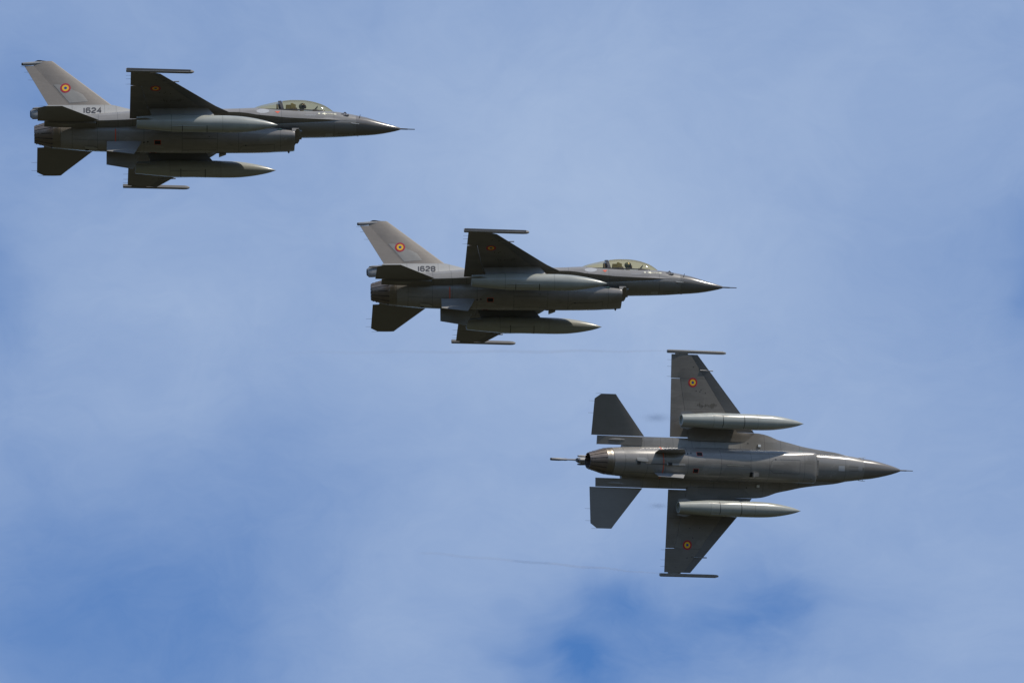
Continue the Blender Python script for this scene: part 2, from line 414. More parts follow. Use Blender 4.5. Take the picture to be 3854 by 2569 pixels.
# upper splitter lip, bowed forward, lying under the forward fuselage
mb = MB(); top = []; bot = []
K = 16; front = []
for i in range(K + 1):
    y = -.60 + 1.2*i/K; front.append((6.64 - .07*abs(y/.6)**4, y))
v = [(x, y, -.322) for x, y in front] + [(6.30, y, -.322) for _, y in front] + [(x - .02, y, -.362) for x, y in front] + [(6.30, y, -.362) for _, y in front]
f = []
n = K + 1
for i in range(K):
    f += [(i, i + 1, n + i + 1, n + i), (2*n + i, 3*n + i, 3*n + i + 1, 2*n + i + 1), (i, 2*n + i, 2*n + i + 1, i + 1), (n + i, n + i + 1, 3*n + i + 1, 3*n + i)]
f += [(0, n, 3*n, 2*n), (K, 2*n + K, 3*n + K, n + K)]
build('intake_splitter', mb.add(v, f), M['belly'], jet)
for s in (-1, 1):                      # side cheeks joining splitter to lip
    build('intake_cheek', hexa([(6.50, s*.590, -.33), (6.50, s*.612, -.33), (6.30, s*.625, -.33), (6.30, s*.60, -.33),
          (6.40, s*.600, -.50), (6.40, s*.628, -.50), (6.30, s*.632, -.52), (6.30, s*.605, -.52)]), M['belly'], jet)
mb = box((6.2, 0, -.29), (.5, .32, .04)); build('intake_diverter', mb, M['body'], jet)

# nozzle
noz = build('nozzle', loft([ring(x, 0, z, r, r, 48) for x, z, r in ((-2.66, -.13, .560), (-2.70, -.13, .578), (-2.80, -.132, .572), (-2.86, -.134, .560), (-2.97, -.138, .552), (-3.0, -.138, .52), (-2.9, -.13, .50), (-2.7, -.13, .50))], cap=False), M['metal'], jet, fix=True)
PN = 15
pet = None
for k in range(PN):
    a0 = 2*math.pi*(k + .5)/PN + .034; a1 = 2*math.pi*(k + 1.5)/PN - .034; mb = MB()
    sec = []
    for x, zc, r, s_ in ((-2.975, -.138, .545, 1), (-3.15, -.141, .505, 1), (-3.45, -.146, .412, 1), (-3.69, -.15, .338, 1)):
        am = (a0 + a1)/2; hw = (a1 - a0)/2
        out = [(x, (r)*math.cos(am + hw*u), zc + (r)*math.sin(am + hw*u)) for u in (-1, -.5, 0, .5, 1)]
        inn = [(x, (r - .016)*math.cos(am + hw*u), zc + (r - .016)*math.sin(am + hw*u)) for u in (1, .5, 0, -.5, -1)]
        sec.append(out + inn)
    build('nozzle_petal', loft(sec), M['petal'], noz, sharp=25)
build('petal_seals', loft([ring(x, 0, z, r, r, 60) for x, z, r in ((-2.975, -.138, .525), (-3.15, -.141, .485), (-3.45, -.146, .392), (-3.665, -.15, .318),
      (-3.665, -.15, .308), (-3.3, -.146, .27), (-2.95, -.138, .42), (-2.6, -.138, .42))]), M['soot'], noz)
mb = MB()
for k in range(PN):                    # dark hinge knuckles near the petal tips
    a = 2*math.pi*(k + .5)/PN
    for x, r in ((-3.60, .366), (-3.47, .404), (-3.02, .532)):
        c = (x, r*math.cos(a), -.148 + r*math.sin(a)); box(c, (.024, .012, .012), mb)
o = build('petal_hinges', mb, M['soot'], noz); o['kind'] = 'stuff'
mb = MB()
for k in range(12):
    a = 2*math.pi*(k + .5)/12; hw = .2
    sec = []
    for x, r in ((-3.655, .304), (-3.32, .268)):
        sec.append([(x, (r + d)*math.cos(a + u*hw), -.148 + (r + d)*math.sin(a + u*hw)) for d, u in ((0, -1), (0, 0), (0, 1), (-.01, 1), (-.01, 0), (-.01, -1))])
    m1 = loft(sec); build('inner_flap', m1, M['petal'], noz)

# shelves beside the nozzle with speed brakes
for s in (1, -1):
    sec = []
    for x, zu, zl in ((-1.3, -.02, -.245), (-2.2, -.02, -.240), (-2.75, -.055, -.225), (-3.31, -.11, -.185)):
        sec.append([(x, .70, zu), (x, 1.066, zu - .085 if x > -2.5 else zu - .03), (x, 1.068, -.15), (x, 1.05, zl), (x, .70, zl)])
    sh = build('tail_shelf', loft(sec), M['tail'], jet, mirror=s < 0)
    sec = []
    for i in range(11):
        t = i/10; x = -2.02 - .80*t; w = .055*math.sin(math.pi*t)**.6 + .002
        sec.append(ring(x, .915, -.232 + .01*t, w, w*.6, 12))
    build('actuator_fairing', loft(sec), M['pale'] if False else M['belly'], sh, mirror=s < 0)
    # horizontal stabilators
    rt = [(-3.567, 1.085, -.126), (-1.18, 1.085, -.140)]
    P = [(-3.567, 1.085, -.126), (-3.575, 2.605, -.400), (-3.294, 2.815, -.440), (-2.640, 2.803, -.443), (-1.180, 1.085, -.140)]
    mid = [(-2.45, 1.085, -.133), (-2.9, 2.45, -.372), (-2.95, 2.62, -.41)]
    sec = []
    for xl, xt, y, z, th in ((-1.18, -3.567, 1.085, -.133, .045), (-1.18 - .85*(.5), -3.570, 1.085 + 1.718*.5/1*.58, -.133 - .31*.29, .034),
                             (-1.18 - .85*1.52, -3.575, 2.605, -.402, .014), (-2.640, -3.294, 2.812, -.441, .010)):
        if y < 2.6 and y > 1.1: y = 1.085 + (1.18 + 0)*0 + .60; z = -.133 - .177*.60; xl = -1.18 - .85*.60
        if abs(y - 2.605) < 1e-6: xl = -1.18 - .85*1.52
        ch = xl - xt
        prof = [(0, 0), (.06, .45), (.25, .95), (.5, 1), (.8, .5), (1, .06), (1, -.06), (.8, -.5), (.5, -1), (.25, -.95), (.06, -.45)]
        sec.append([(xl - ch*a, y, z + th*b) for a, b in prof])
    st = build('stabilator', loft(sec), M['tail'], jet, sharp=20, mirror=s < 0)
    for p in ((-3.60, 2.0, -.29), (-3.60, 2.50, -.38), (-3.34, 2.818, -.44)):
        o_ = build('static_discharger', tube((p[0] + .04, p[1], p[2]), (p[0] - .20, p[1], p[2]), .006, .004, 5), M['seam'], st, mirror=s < 0)
    # ventral fins
    vr = [(.469, .443, -.76), (-.893, .426, -.72)]; vt = [(.146, .606, -1.39), (-.902, .558, -1.208)]
    mb = MB(); pr_ = [(0, 0), (.08, 1), (.5, 1), (1, .3), (1, -.3), (.5, -1), (.08, -1)]
    sec = []
    for (a, b), th in ((((.60, .385, -.50), (-.885, .385, -.50)), .022), (vr, .020), (vt, .010)):
        A, B = Vector(a), Vector(b)
        nrm = Vector((0, .97, .24))
        sec.append([tuple(A + (B - A)*u + nrm*th*w) for u, w in pr_])
    build('ventral_fin', loft(sec), M['pylon'], jet, sharp=20, mirror=s < 0)

# ------------------------------------------------------------------ wings
def wing_pt(y):                        # leading edge x, trailing edge x, z of chord at LE and TE
    t = (y - 1.07)/(4.57 - 1.07)
    return 3.85 - .8472*(y - 1.37), 0.0, -.02*max(0, t), .0 + .04*max(0, t) - .045*(1 - max(0, t))
def hinge_le(y): return 2.47 - .692*(y - 2.23)
def hinge_te(y): return .83 - .1741*(y - 1.1)
def thick(u, c): return .5*.042*c*(4*u*(1 - u))**.8 if 0 < u < 1 else 0.0
def airfoil_piece(y0, y1, fa, fb, ns=8, drop_le=0.0, drop_te=0.0, ys=None):
    sec = []
    for y in ys or [y0 + (y1 - y0)*k/ns for k in range(ns + 1)]:
        xl, xt, zl, zt = wing_pt(y); a = fa(y); b = fb(y); c = xl - xt
        up, lo = [], []
        for i in range(9):
            x = a + (b - a)*i/8; u = (xl - x)/c; z = zl + (zt - zl)*u; t = max(thick(u, c), .0045)
            z += drop_le*(x - b)*min(1, max(0, (y - 1.36)/.7)) if drop_le else 0
            z += drop_te*(x - a) if drop_te else 0
            up.append((x, y, z + t)); lo.append((x, y, z - t))
        sec.append(up + lo[::-1])
    return loft(sec)
wings = {}
for s in (1, -1):
    w = build('wing', airfoil_piece(0, 0, lambda y: wing_pt(y)[0] - .002 if y < 1.375 else hinge_le(y) - .006, lambda y: hinge_te(y) + .012 if y < 3.57 else 0.0,
              ys=[.98, 1.1, 1.24, 1.372, 1.378, 1.7, 2.1, 2.5, 2.9, 3.3, 3.566, 3.572, 3.9, 4.2, 4.57]), M['wing'], jet, sharp=22, mirror=s < 0)
    wings[s] = w
    build('leading_edge_flap', airfoil_piece(1.38, 4.57, lambda y: wing_pt(y)[0], hinge_le, 10, drop_le=-.11), M['edge'], w, sharp=22, mirror=s < 0)
    build('flaperon', airfoil_piece(1.10, 3.555, hinge_te, lambda y: 0.0, 8, drop_te=.05), M['wing'], w, sharp=22, mirror=s < 0)
    for y in (3.63, 4.05, 4.33):
        build('static_discharger', tube((.03, y, .03), (-.19, y, .03), .006, .004, 5), M['seam'], w, mirror=s < 0)
    # wing-tip launcher rail: nose-down box beam with chamfered nose
    def zr(x): return .074 - .042*(x + .182)
    sec = []
    for x, h, w_ in ((-.182, .058, .058), (-.15, .068, .066), (2.2, .066, .066), (2.33, .058, .058), (2.405, .034, .04), (2.433, .012, .02)):
        z = zr(x); sec.append([(x, 4.677 + a*w_, z + b*h) for a, b in ((-1, -.7), (-.7, -1), (.7, -1), (1, -.7), (1, .7), (.7, 1), (-.7, 1), (-1, .7))])
    rl = build('launcher_rail', loft(sec), M['rail'], jet, mirror=s < 0)
    mb = hexa([(-.14, 4.742, zr(-.14) + .060), (-.14, 4.756, zr(-.14) + .058), (-.14, 4.756, zr(-.14) - .010), (-.14, 4.742, zr(-.14) - .014),
               (2.3, 4.738, zr(2.3) + .050), (2.3, 4.752, zr(2.3) + .048), (2.3, 4.752, zr(2.3) - .010), (2.3, 4.738, zr(2.3) - .014)])
    build('rail_slot', mb, M['black'], rl, mirror=s < 0)
    mb = hexa([(-.1, 4.70, zr(-.1) + .066), (-.1, 4.70, zr(-.1) + .078), (-.1, 4.66, zr(-.1) + .078), (-.1, 4.66, zr(-.1) + .066),
               (2.2, 4.70, zr(2.2) + .06), (2.2, 4.70, zr(2.2) + .074), (2.2, 4.66, zr(2.2) + .074), (2.2, 4.66, zr(2.2) + .06)])
    build('rail_guide', mb, M['black'], rl, mirror=s < 0)
    build('rail_mount', box((.45, 4.59, .03), (.28, .035, .035)), M['wing'], rl, mirror=s < 0)
    # radar-warning stub on the leading edge
    build('leading_edge_pod', tube((1.28, 3.925, -.045), (1.87, 3.915, -.035), .026, .024, 10), M['pylon'], w, mirror=s < 0)
    # drop tank and pylon
    def zt_(x): return -.663 - .0358*(x - .252)
    TK = [(5.697, .012), (5.66, .03), (5.45, .105), (5.1, .19), (4.7, .262), (4.25, .313), (3.8, .332), (3.57, .335), (1.6, .335), (1.45, .330), (.9, .283), (.25, .232)]
    tkr = [ring(x, 1.83, zt_(x), r, r, 32) for x, r in crom([(5.697, .012), (5.66, .03), (5.45, .105), (5.1, .19), (4.7, .262), (4.25, .313), (3.8, .332), (3.57, .335)], .1)]
    tkr += [ring(x, 1.83, zt_(x), r, r, 32) for x, r in ((2.6, .336), (1.75, .336), (1.6, .334), (1.5, .328), (.9, .283), (.25, .232))]
    tkr += [ring(.25, 1.83, zt_(.25), .20, .20, 32), ring(.33, 1.83, zt_(.25), .19, .19, 32)]
    tk = build('drop_tank', loft(tkr), M['tank'], jet, sharp=35, mirror=s < 0)
    build('tank_nose_tip', tube((5.66, 1.83, zt_(5.66)), (5.72, 1.83, zt_(5.72)), .024, .008, 8), M['black'], tk, mirror=s < 0)
    for sy in (-1, 1):
        y0 = 1.83
        hexa_ = hexa([(.95, y0 + sy*.25, zt_(.9) + .008), (.95, y0 + sy*.25, zt_(.9) - .008), (.25, y0 + sy*.20, zt_(.25) - .008), (.25, y0 + sy*.20, zt_(.25) + .008),
                      (.58, y0 + sy*.385, zt_(.5) + .006), (.58, y0 + sy*.385, zt_(.5) - .006), (.22, y0 + sy*.33, zt_(.25) - .006), (.22, y0 + sy*.33, zt_(.25) + .006)])
        build('tank_fin', hexa_, M['pylon'], tk, mirror=s < 0)
    for x in (2.01, 2.96):             # dark clamp seams round the lower half
        v = []; f = []
        for i in range(13):
            a = R(215 + 110*i/12 - 5)
            for dx in (-.013, .013): v.append((x + dx, 1.83 + .3385*math.cos(a), zt_(x) + .3385*math.sin(a)))
        for i in range(12): f.append((2*i, 2*i + 1, 2*i + 3, 2*i + 2))
        build('tank_band', MB().add(v, f), M['black'], tk, mirror=s < 0)
    for yy in (-.245, .245):           # lengthwise seam ribs on the middle section
        build('seam_rib', box((2.58, 1.83 + yy, zt_(2.58) - .232), (.98, .006, .008)), M['tank'], tk, mirror=s < 0)
    sec = []
    for xf, xr, z, th in ((3.02, .72, -.03, .045), (3.12, .78, -.20, .050), (3.28, .86, -.42, .05), (3.28, .86, -.50, .045)):
        pf = [(0, .05), (.06, .7), (.2, 1), (.8, 1), (.95, .6), (1, .05)]
        sec.append([(xf + (xr - xf)*u, 1.83 + th*k, z) for u, k in pf] + [(xf + (xr - xf)*u, 1.83 - th*k, z) for u, k in pf[::-1]])
    py_ = build('pylon', loft(sec), M['pylon'], jet, sharp=30, mirror=s < 0)
    hump = [(x, 1.83 + k*.056, -.045 - .0*x) for x, k in ((2.1, 1), (2.6, 1), (2.6, -1), (2.1, -1))]
    build('pylon_fairing', hexa(hump + [(2.25, 1.885, -.12), (2.5, 1.885, -.12), (2.5, 1.775, -.12), (2.25, 1.775, -.12)]), M['pylon'], py_, mirror=s < 0)

# ------------------------------------------------------------------ fin, rudder, housings
def slab(outline_low, outline_high, thl, thh):  # vertical surface between two chords (x_front,x_rear,z)
    sec = []
    prof = [(0, 0), (.05, .5), (.25, .95), (.5, 1), (.8, .6), (1, .12)]
    for (xf, xr, z1, z2), th in ((outline_low, thl), (outline_high, thh)):
        sec.append([(xf + (xr - xf)*u, th*k, z1 + (z2 - z1)*u) for u, k in prof] + [(xf + (xr - xf)*u, -th*k, z1 + (z2 - z1)*u) for u, k in prof[::-1]])
    return loft(sec)
fbase = [(.50, .62, .010), (.30, .80, .02), (.03, .905, .05), (-.607, 1.076, .085), (-.95, 1.085, .095), (-3.05, 1.095, .10), (-3.2, 1.09, .095)]
sec = []
for x, z, w in fbase:
    sec.append([(x, w, z), (x, w*1.35 + .015, .62), (x, w*1.8 + .04, .40), (x, -w*1.8 - .04, .40), (x, -w*1.35 - .015, .62), (x, -w, z)])
fb = build('fin_base', loft(sec), M['finbase'], jet, sharp=30)
# fin box (ahead of the rudder), rudder behind
def xmid(z): return -2.31 + (-3.59 + 2.31)*(z - 1.11)/(2.83 - 1.11)
fin = build('fin', slab((-.607, xmid(1.09), 1.076, 1.09), (-2.914, xmid(3.08), 3.096, 3.08), .085, .035), M['fin'], jet, sharp=20)
def taper(pf, pr, qf, qr, a, b, c, d):  # rudder: half-thickness at front/rear of low and high chord
    return loft([[(*pf[:1], a, pf[1]), (*pr[:1], b, pr[1]), (*pr[:1], -b, pr[1]), (*pf[:1], -a, pf[1])],
                 [(*qf[:1], c, qf[1]), (*qr[:1], d, qr[1]), (*qr[:1], -d, qr[1]), (*qf[:1], -c, qf[1])]])
rud = build('rudder', taper((xmid(1.13) - .012, 1.13), (-3.115, 1.13), (xmid(2.90) - .012, 2.90), (-4.019, 2.90), .045, .010, .024, .008), M['fin'], jet, sharp=15)
sec = []
for x, z, h, w in ((-4.11, 2.985, .045, .045), (-4.08, 2.985, .062, .06), (-3.75, 3.005, .068, .062), (-3.45, 3.03, .055, .045), (-3.2, 3.05, .03, .03)):
    sec.append(ring(x, 0, z, w, h, 14, 2.6))
fth = build('fin_tip_housing', loft(sec), M['pylon'], jet)
build('housing_end_cap', tube((-4.135, 0, 2.985), (-4.08, 0, 2.985), .050, .062, 12), M['black'], fth)
build('fin_tip_cap', slab((-3.2, -3.75, 3.07, 3.03), (-2.93, -3.66, 3.10, 3.085), .035, .03), M['fin'], fin)
sec = [ring(x, 0, z, w, h, 12) for x, z, w, h in ((-3.60, 3.095, .012, .01), (-3.50, 3.115, .05, .028), (-3.40, 3.115, .055, .026), (-3.16, 3.10, .012, .012))]
build('beacon', loft(sec), M['num'], fin)
for x, z in ((-3.98, 2.86), (-3.83, 2.62), (-3.68, 2.27)):
    build('static_discharger', tube((x + .03, 0, z), (x - .20, 0, z + .004), .006, .004, 5), M['seam'], rud)
# brake-parachute housing at the foot of the fin
sec = []
for x, w, h, z in ((-2.6, .12, .22, .83), (-3.2, .135, .235, .80), (-3.6, .135, .235, .775), (-3.74, .125, .225, .765), (-3.80, .085, .16, .76)):
    sec.append(ring(x, 0, z, w, h, 24))
ch = build('parachute_housing', loft(sec), M['pylon'], jet)
build('housing_end_cap', loft([ring(x, 0, z, w, h, 20) for x, z, w, h in ((-3.78, .762, .095, .175), (-3.83, .760, .075, .14), (-3.84, .76, .03, .06))]), M['black'], ch)
for s in (1, -1):
    sec = [ring(x, s*y, z, w, h, 10) for x, y, z, w, h in ((-2.9, .14, .93, .02, .03), (-3.3, .165, .93, .04, .045), (-3.6, .175, .92, .04, .045), (-3.70, .175, .915, .03, .03))]
    build('radar_warning_blister', loft(sec), M['rail'], ch)
    build('blister_end', tube((-3.69, s*.175, .915), (-3.735, s*.175, .913), .03, .02, 10), M['black'], ch)

# ------------------------------------------------------------------ cockpit
CAN = [(8.06, .02, .565, .05), (7.92, .125, .565, .17), (7.72, .24, .57, .325), (7.45, .335, .577, .455), (7.1, .385, .585, .560), (6.75, .405, .595, .605),
       (6.4, .405, .61, .60), (5.98, .39, .63, .545)]
CANR = [(5.94, .388, .63, .538), (5.6, .36, .66, .435), (5.3, .32, .69, .335), (5.05, .26, .74, .215), (4.88, .16, .81, .07)]
def dome(rows, n=24, k=1.0):
    sec = []
    for x, w, z, h in rows:
        sec.append([(x, k*w*math.cos(math.pi*i/n), z - .0 + k*h*math.sin(math.pi*i/n)**.92) for i in range(n + 1)])
    return loft(sec, cap=False, closed=False)
canopy = build('canopy', dome(crom(CAN, .1)), M['glass'], jet, sharp=60)
rearg = build('aft_canopy', dome(crom(CANR, .1)), M['glass'], canopy, sharp=60)
# frames: sill band and the arch between the two transparencies
mb = MB()
for s in (1, -1):
    allr = crom(CAN, .1) + crom(CANR, .1)
    sec = []
    for x, w, z, h in allr:
        y = s*w; sec.append([(x, y + s*.010, z - .03), (x, y + s*.010, z + .012), (x, y - s*.008, z + .014), (x, y - s*.02, z - .03)])
    loft(sec, mb=mb)
build('canopy_sill', mb, M['black'], canopy, sharp=40)
sec = []
for i in range(25):
    a = math.pi*i/24; c, s_ = math.cos(a), math.sin(a)
    lean = .10*(1 - s_) - .05
    xo = 5.92 + lean
    sec.append([(xo - .055, .396*c, .63 + .55*s_), (xo + .055, .398*c, .63 + .555*s_), (xo + .055, .35*c, .63 + .50*s_), (xo - .055, .35*c, .63 + .50*s_)])
build('canopy_arch', loft(sec), M['black'], canopy, sharp=40)
build('rear_bulkhead', loft([[(5.80, .33*math.cos(a), .60 + .48*math.sin(a)) for a in [math.pi*i/12 for i in range(13)]], [(5.75, .33*math.cos(a), .60 + .46*math.sin(a)) for a in [math.pi*i/12 for i in range(13)]]]), M['seat'], jet)
build('glare_shield', loft([[(7.62, y, .60 + .09*(1 - (y/.3)**2)) for y in (-.26, -.13, 0, .13, .26)] + [(7.62, .26, .5), (7.62, -.26, .5)],
                            [(7.15, y, .62 + .14*(1 - (y/.38)**2)) for y in (-.34, -.17, 0, .17, .34)] + [(7.15, .34, .5), (7.15, -.34, .5)]]), M['black'], jet)
build('head_up_display', hexa([(7.24, -.08, .74), (7.24, .08, .74), (7.18, .08, .74), (7.18, -.08, .74), (7.36, -.075, .94), (7.36, .075, .94), (7.345, .075, .94), (7.345, -.075, .94)]), M['visor'], jet)
sec = []
for x, z, w, d in ((6.62, .24, .22, .08), (6.50, .55, .21, .09), (6.44, .80, .20, .10)):
    sec.append([(x + d, -w, z), (x + d, w, z), (x - d, w, z), (x - d, -w, z)])
seat = build('ejection_seat', loft(sec), M['seat'], jet)
build('headrest', loft([[(6.50, -.13, .80), (6.50, .13, .80), (6.30, .15, .78), (6.30, -.15, .78)], [(6.50, -.12, .98), (6.50, .12, .98), (6.30, .13, 1.03), (6.30, -.13, 1.03)],
                        [(6.44, -.09, 1.02), (6.44, .09, 1.02), (6.36, .1, 1.07), (6.36, -.1, 1.07)]]), M['green'], seat)
build('parachute_pack', box((6.20, 0, .86), (.09, .17, .09)), M['green'], seat)

# ------------------------------------------------------------------ antennas, probes, markings
T_f = bvh(fus, fb); T_all = bvh(fus, nac, fb); T_n = bvh(nac); T_nf = bvh(fus, nac, rad); T_finb = bvh(fin, fb, rud)
T_rad = bvh(rad, fus)
for s in (1, -1):
    # identification blades ahead of the canopy
    for x0, x1, yy, zz, nv in ((8.21, 8.59, .455, .25, Vector((0, s, .12))), (8.26, 8.51, .19, .525, Vector((0, s*.3, .95)))):
        nv.normalize(); base = Vector((0, s*yy, zz))
        p = []
        for x, h in ((x0, -.04), (x0 + .12, .05), (x1 - .10, .06), (x1, -.04)):
            p.append(Vector((x, 0, 0)) + base + nv*h)
        side = Vector((0, -nv.z, nv.y))*.007
        build('identification_blade', loft([[tuple(a + side) for a in p], [tuple(a - side) for a in p]]), M['num'], jet)
    build('air_data_probe', tube((8.62, s*.475, -.07), (8.92, s*.500, -.12), .015, .010, 8), M['pale'], jet)
    build('angle_of_attack_vane', hexa([(8.93, s*.43, .18), (8.96, s*.43, .18), (8.96, s*.44, .18), (8.93, s*.44, .18), (8.97, s*.47, .30), (8.99, s*.47, .30), (8.99, s*.475, .30), (8.97, s*.475, .30)]), M['black'], jet)
    build('position_light', loft([ring(x, s*.658, -.40, .014, h, 8) for x, h in ((5.72, .004), (5.79, .016), (5.86, .016), (5.92, .004))]), M['lamp'], jet)
def fin_blade(name, pts, th, m, y=0.0):
    return build(name, loft([[(x, y + th, z) for x, z in pts], [(x, y - th, z) for x, z in pts]]), m, jet)
fin_blade('belly_antenna', [(6.26, -.70), (6.21, -.85), (6.17, -.85), (6.12, -.70)], .010, M['seam'], .47)
# radome joint: fine line comes from the gap between the two meshes; small dark ring
decal('rescue_marker', rect(7.34, .315, 7.42, .395), 'y', -1, T_nf, M['cream'], jet)
decal('rescue_arrow', [(7.46, .345), (7.62, .275), (7.62, .318), (8.05, .285), (8.05, .345), (7.62, .375), (7.62, .415)], 'y', -1, T_nf, M['cream'], jet)
p, f = text_pts('RESCUE', 7.69, .322, .032, .048, .008, tilt=-.06); decal('rescue_lettering', p, 'y', -1, T_nf, M['num'], jet, .009, 0, f)['kind'] = 'stuff'
decal('warning_triangle', [(5.66, .50), (5.87, .50), (5.77, .385)], 'y', -1, T_nf, M['orange'], jet)
decal('oval_panel', disc(5.20, .53, 0, .25, 24, .5)[0], 'y', -1, T_nf, M['lightgrey'], jet, .004)
decal('stencil_block', rect(6.80, .285, 7.25, .30), 'y', -1, T_nf, M['lightgrey'], jet, .004)
decal('stencil_block', rect(6.88, .245, 7.22, .26), 'y', -1, T_nf, M['lightgrey'], jet, .004)
for s in (-1,):
    for yy in ((-.52, .06), (-.42, .04)):
        pass
# orange band round the engine bay
for a, b in ((-.66, .10), ):
    pts = []; 
mb = MB(); v = []; f = []
nrow = table(crom(NAC, .14), [-.57, -.53])
for r_ in nrow:
    x, w, z, hu, hd, e = r_
    for i in range(31):
        a = R(188 + 164*i/30); w2 = w + .005; c, s_ = math.cos(a), math.sin(a)
        v.append((x, w2*math.copysign(abs(c)**(2/e), c), z + (hd + .005)*math.copysign(abs(s_)**(2/e), s_)))
f = [(i, i + 1, 32 + i, 31 + i) for i in range(30)]
build('engine_band', mb.add(v, f), M['orange'], jet)
# openings and small doors under the belly
def under(name, pts, m, off=.005, sub=.1): return decal(name, pts, 'z', -1, T_all, m, jet, off, sub)
under('opening_rim', rect(.95, -.50, 1.21, -.34), M['orange'], .004); under('vent_opening', rect(.965, -.487, 1.195, -.353), M['hole'], .008)
under('opening_rim', rect(.79, .19, 1.03, .37), M['orange'], .004); under('vent_opening', rect(.805, .203, 1.015, .357), M['hole'], .008)
under('vent_opening', rect(3.36, .27, 3.47, .47), M['hole'], .008)
build('vent_fairing', hexa([(3.47, .27, -.90), (3.47, .47, -.88), (3.47, .47, -1.00), (3.47, .27, -1.02), (3.75, .29, -.90), (3.75, .45, -.88), (3.75, .45, -.90), (3.75, .29, -.93)]), M['belly'], jet)
for s in (1, -1):
    under('vent_opening', rect(-1.47, s*.93 - .06, -1.27, s*.93 + .07), M['hole'], .006)
    for x, y in ((3.08, 1.18), (3.36, 1.17), (3.55, .93)):
        under('vent_hole', disc(x, s*y, 0, .028, 8)[0], M['hole'], .006, 0)
for x, y in ((.55, -.42), (.7, -.44), (4.5, -.3)): under('vent_hole', disc(x, y, 0, .03, 8)[0], M['hole'], .006, 0)
# doors drawn by their joints: thin dark frames
def frame(name, poly, w=.016, m=None, parent=None, axis='z', side=-1, tree=None, off=.004):
    n = len(poly); dense = []
    for i in range(n):
        a, b = Vector(poly[i]), Vector(poly[(i + 1) % n]); k = max(1, int((b - a).length/.15))
        dense += [tuple(a + (b - a)*j/k) for j in range(k)]
    p, f = strip(dense, w, True)
    return decal(name, p, axis, side, tree or T_all, m or M['seam'], parent or jet, off, 0, f)
frame('wheel_door_joint', [(4.30, -.20), (4.42, -.30), (5.62, -.30), (5.62, .27), (4.42, .27), (4.22, .12)])
frame('main_door_joint', [(2.05, -.55), (3.35, -.55), (3.35, -.03), (2.05, -.03)], .012)
frame('main_door_joint', [(2.05, .03), (3.35, .03), (3.35, .50), (2.05, .50)], .012)
frame('engine_door_joint', [(-2.2, -.42), (-.48, -.46), (-.48, .44), (-2.2, .42)], .010)
decal('pale_stripe', rect(2.3, .0, 3.05, .012), 'z', -1, T_all, M['cream'], jet, .009)
under('hook_plate', [(-1.75, -.20), (-1.40, -.20), (-1.25, -.12), (-1.25, -.03), (-1.72, -.06)], M['finbase'], .03)
under('hook_recess', rect(-1.72, -.05, -1.58, .08), M['hole'], .01)
hk = build('arresting_hook', tube((-1.66, .04, -.80), (-.35, .04, -.905), .016, .018, 8), M['seam'], jet)
build('hook_point', box((-1.66, .04, -.81), (.04, .05, .03)), M['black'], hk)
build('hook_shank', hexa([(-.42, .0, -.84), (-.42, .08, -.84), (-.42, .08, -.925), (-.42, .0, -.925), (.40, .02, -.86), (.40, .07, -.86), (.40, .07, -.92), (.40, .02, -.92)]), M['finbase'], hk)
build('hook_bracket', box((-.28, .03, -.90), (.08, .06, .05)), M['black'], hk)
T_nr = bvh(fus, rad)
decal('nose_panel', rect(7.62, -.12, 7.90, .10), 'z', -1, T_nr, M['lightgrey'], jet, .004)
decal('nose_disc', disc(8.62, -.02, 0, .11, 18)[0], 'z', -1, T_nr, M['pylon'], jet, .004)
decal('nose_opening', rect(8.71, -.05, 8.78, .03), 'z', -1, T_nr, M['seam'], jet, .004)
frame('nose_door_joint', [(8.12, -.1), (8.52, -.1), (8.52, .08), (8.12, .08)], .012, tree=T_nr)
for s in (1, -1):
    build('strake_scoop', hexa([(3.98, s*.80, -.10), (3.98, s*.90, -.09), (3.98, s*.90, -.17), (3.98, s*.80, -.18), (4.12, s*.80, -.09), (4.12, s*.90, -.08), (4.12, s*.90, -.12), (4.12, s*.80, -.13)]), M['pale'], jet)
# roundels and repainted patch on both sides of the fin, under both wings
for s in (1, -1):
    decal('repainted_patch', [(-2.91, 2.05), (-2.70, 2.04), (-2.22, 1.82), (-1.77, 1.57), (-1.57, 1.25), (-2.29, 1.22)], 'y', s, T_finb, M['patch'], fin, .004)
    roundel(fin, -2.44, 1.87, .205, 'y', s, T_finb)
    roundel(wings[s], .97, s*3.405, .20, 'z', -1, bvh(wings[s]), .003)
stain_bvh = bvh(wings[-1]); rng = random.Random(3)
for k in range(16):
    x = 1.22 + .055*k + rng.uniform(-.02, .02); y = -2.47 + rng.uniform(-.05, .05) - .02*math.sin(k); L2 = rng.uniform(.02, .10)*(1.5 if k > 10 else 1)
    n = 7; pts = [(x + (.022 + .012*rng.random())*math.cos(2*math.pi*i/n), y + L2*math.sin(2*math.pi*i/n)*rng.uniform(.6, 1.2)) for i in range(n)]
    decal('oil_stain', pts, 'z', -1, stain_bvh, M['stain'], wings[-1], .003, 0)
for s, spots in ((-1, ((.98, -4.05), (1.25, -3.98), (1.42, -3.85), (1.13, -3.06), (1.30, -3.03), (1.55, -2.98), (1.35, -3.1))), (1, ((1.2, 3.1), (1.05, 2.7), (1.5, 2.67), (.98, 3.95), (1.2, 3.9)))):
    for x, y in spots: decal('wing_fastener', disc(x, y, 0, .022, 7)[0], 'z', -1, bvh(wings[s]), M['hole'], wings[s], .004, 0)

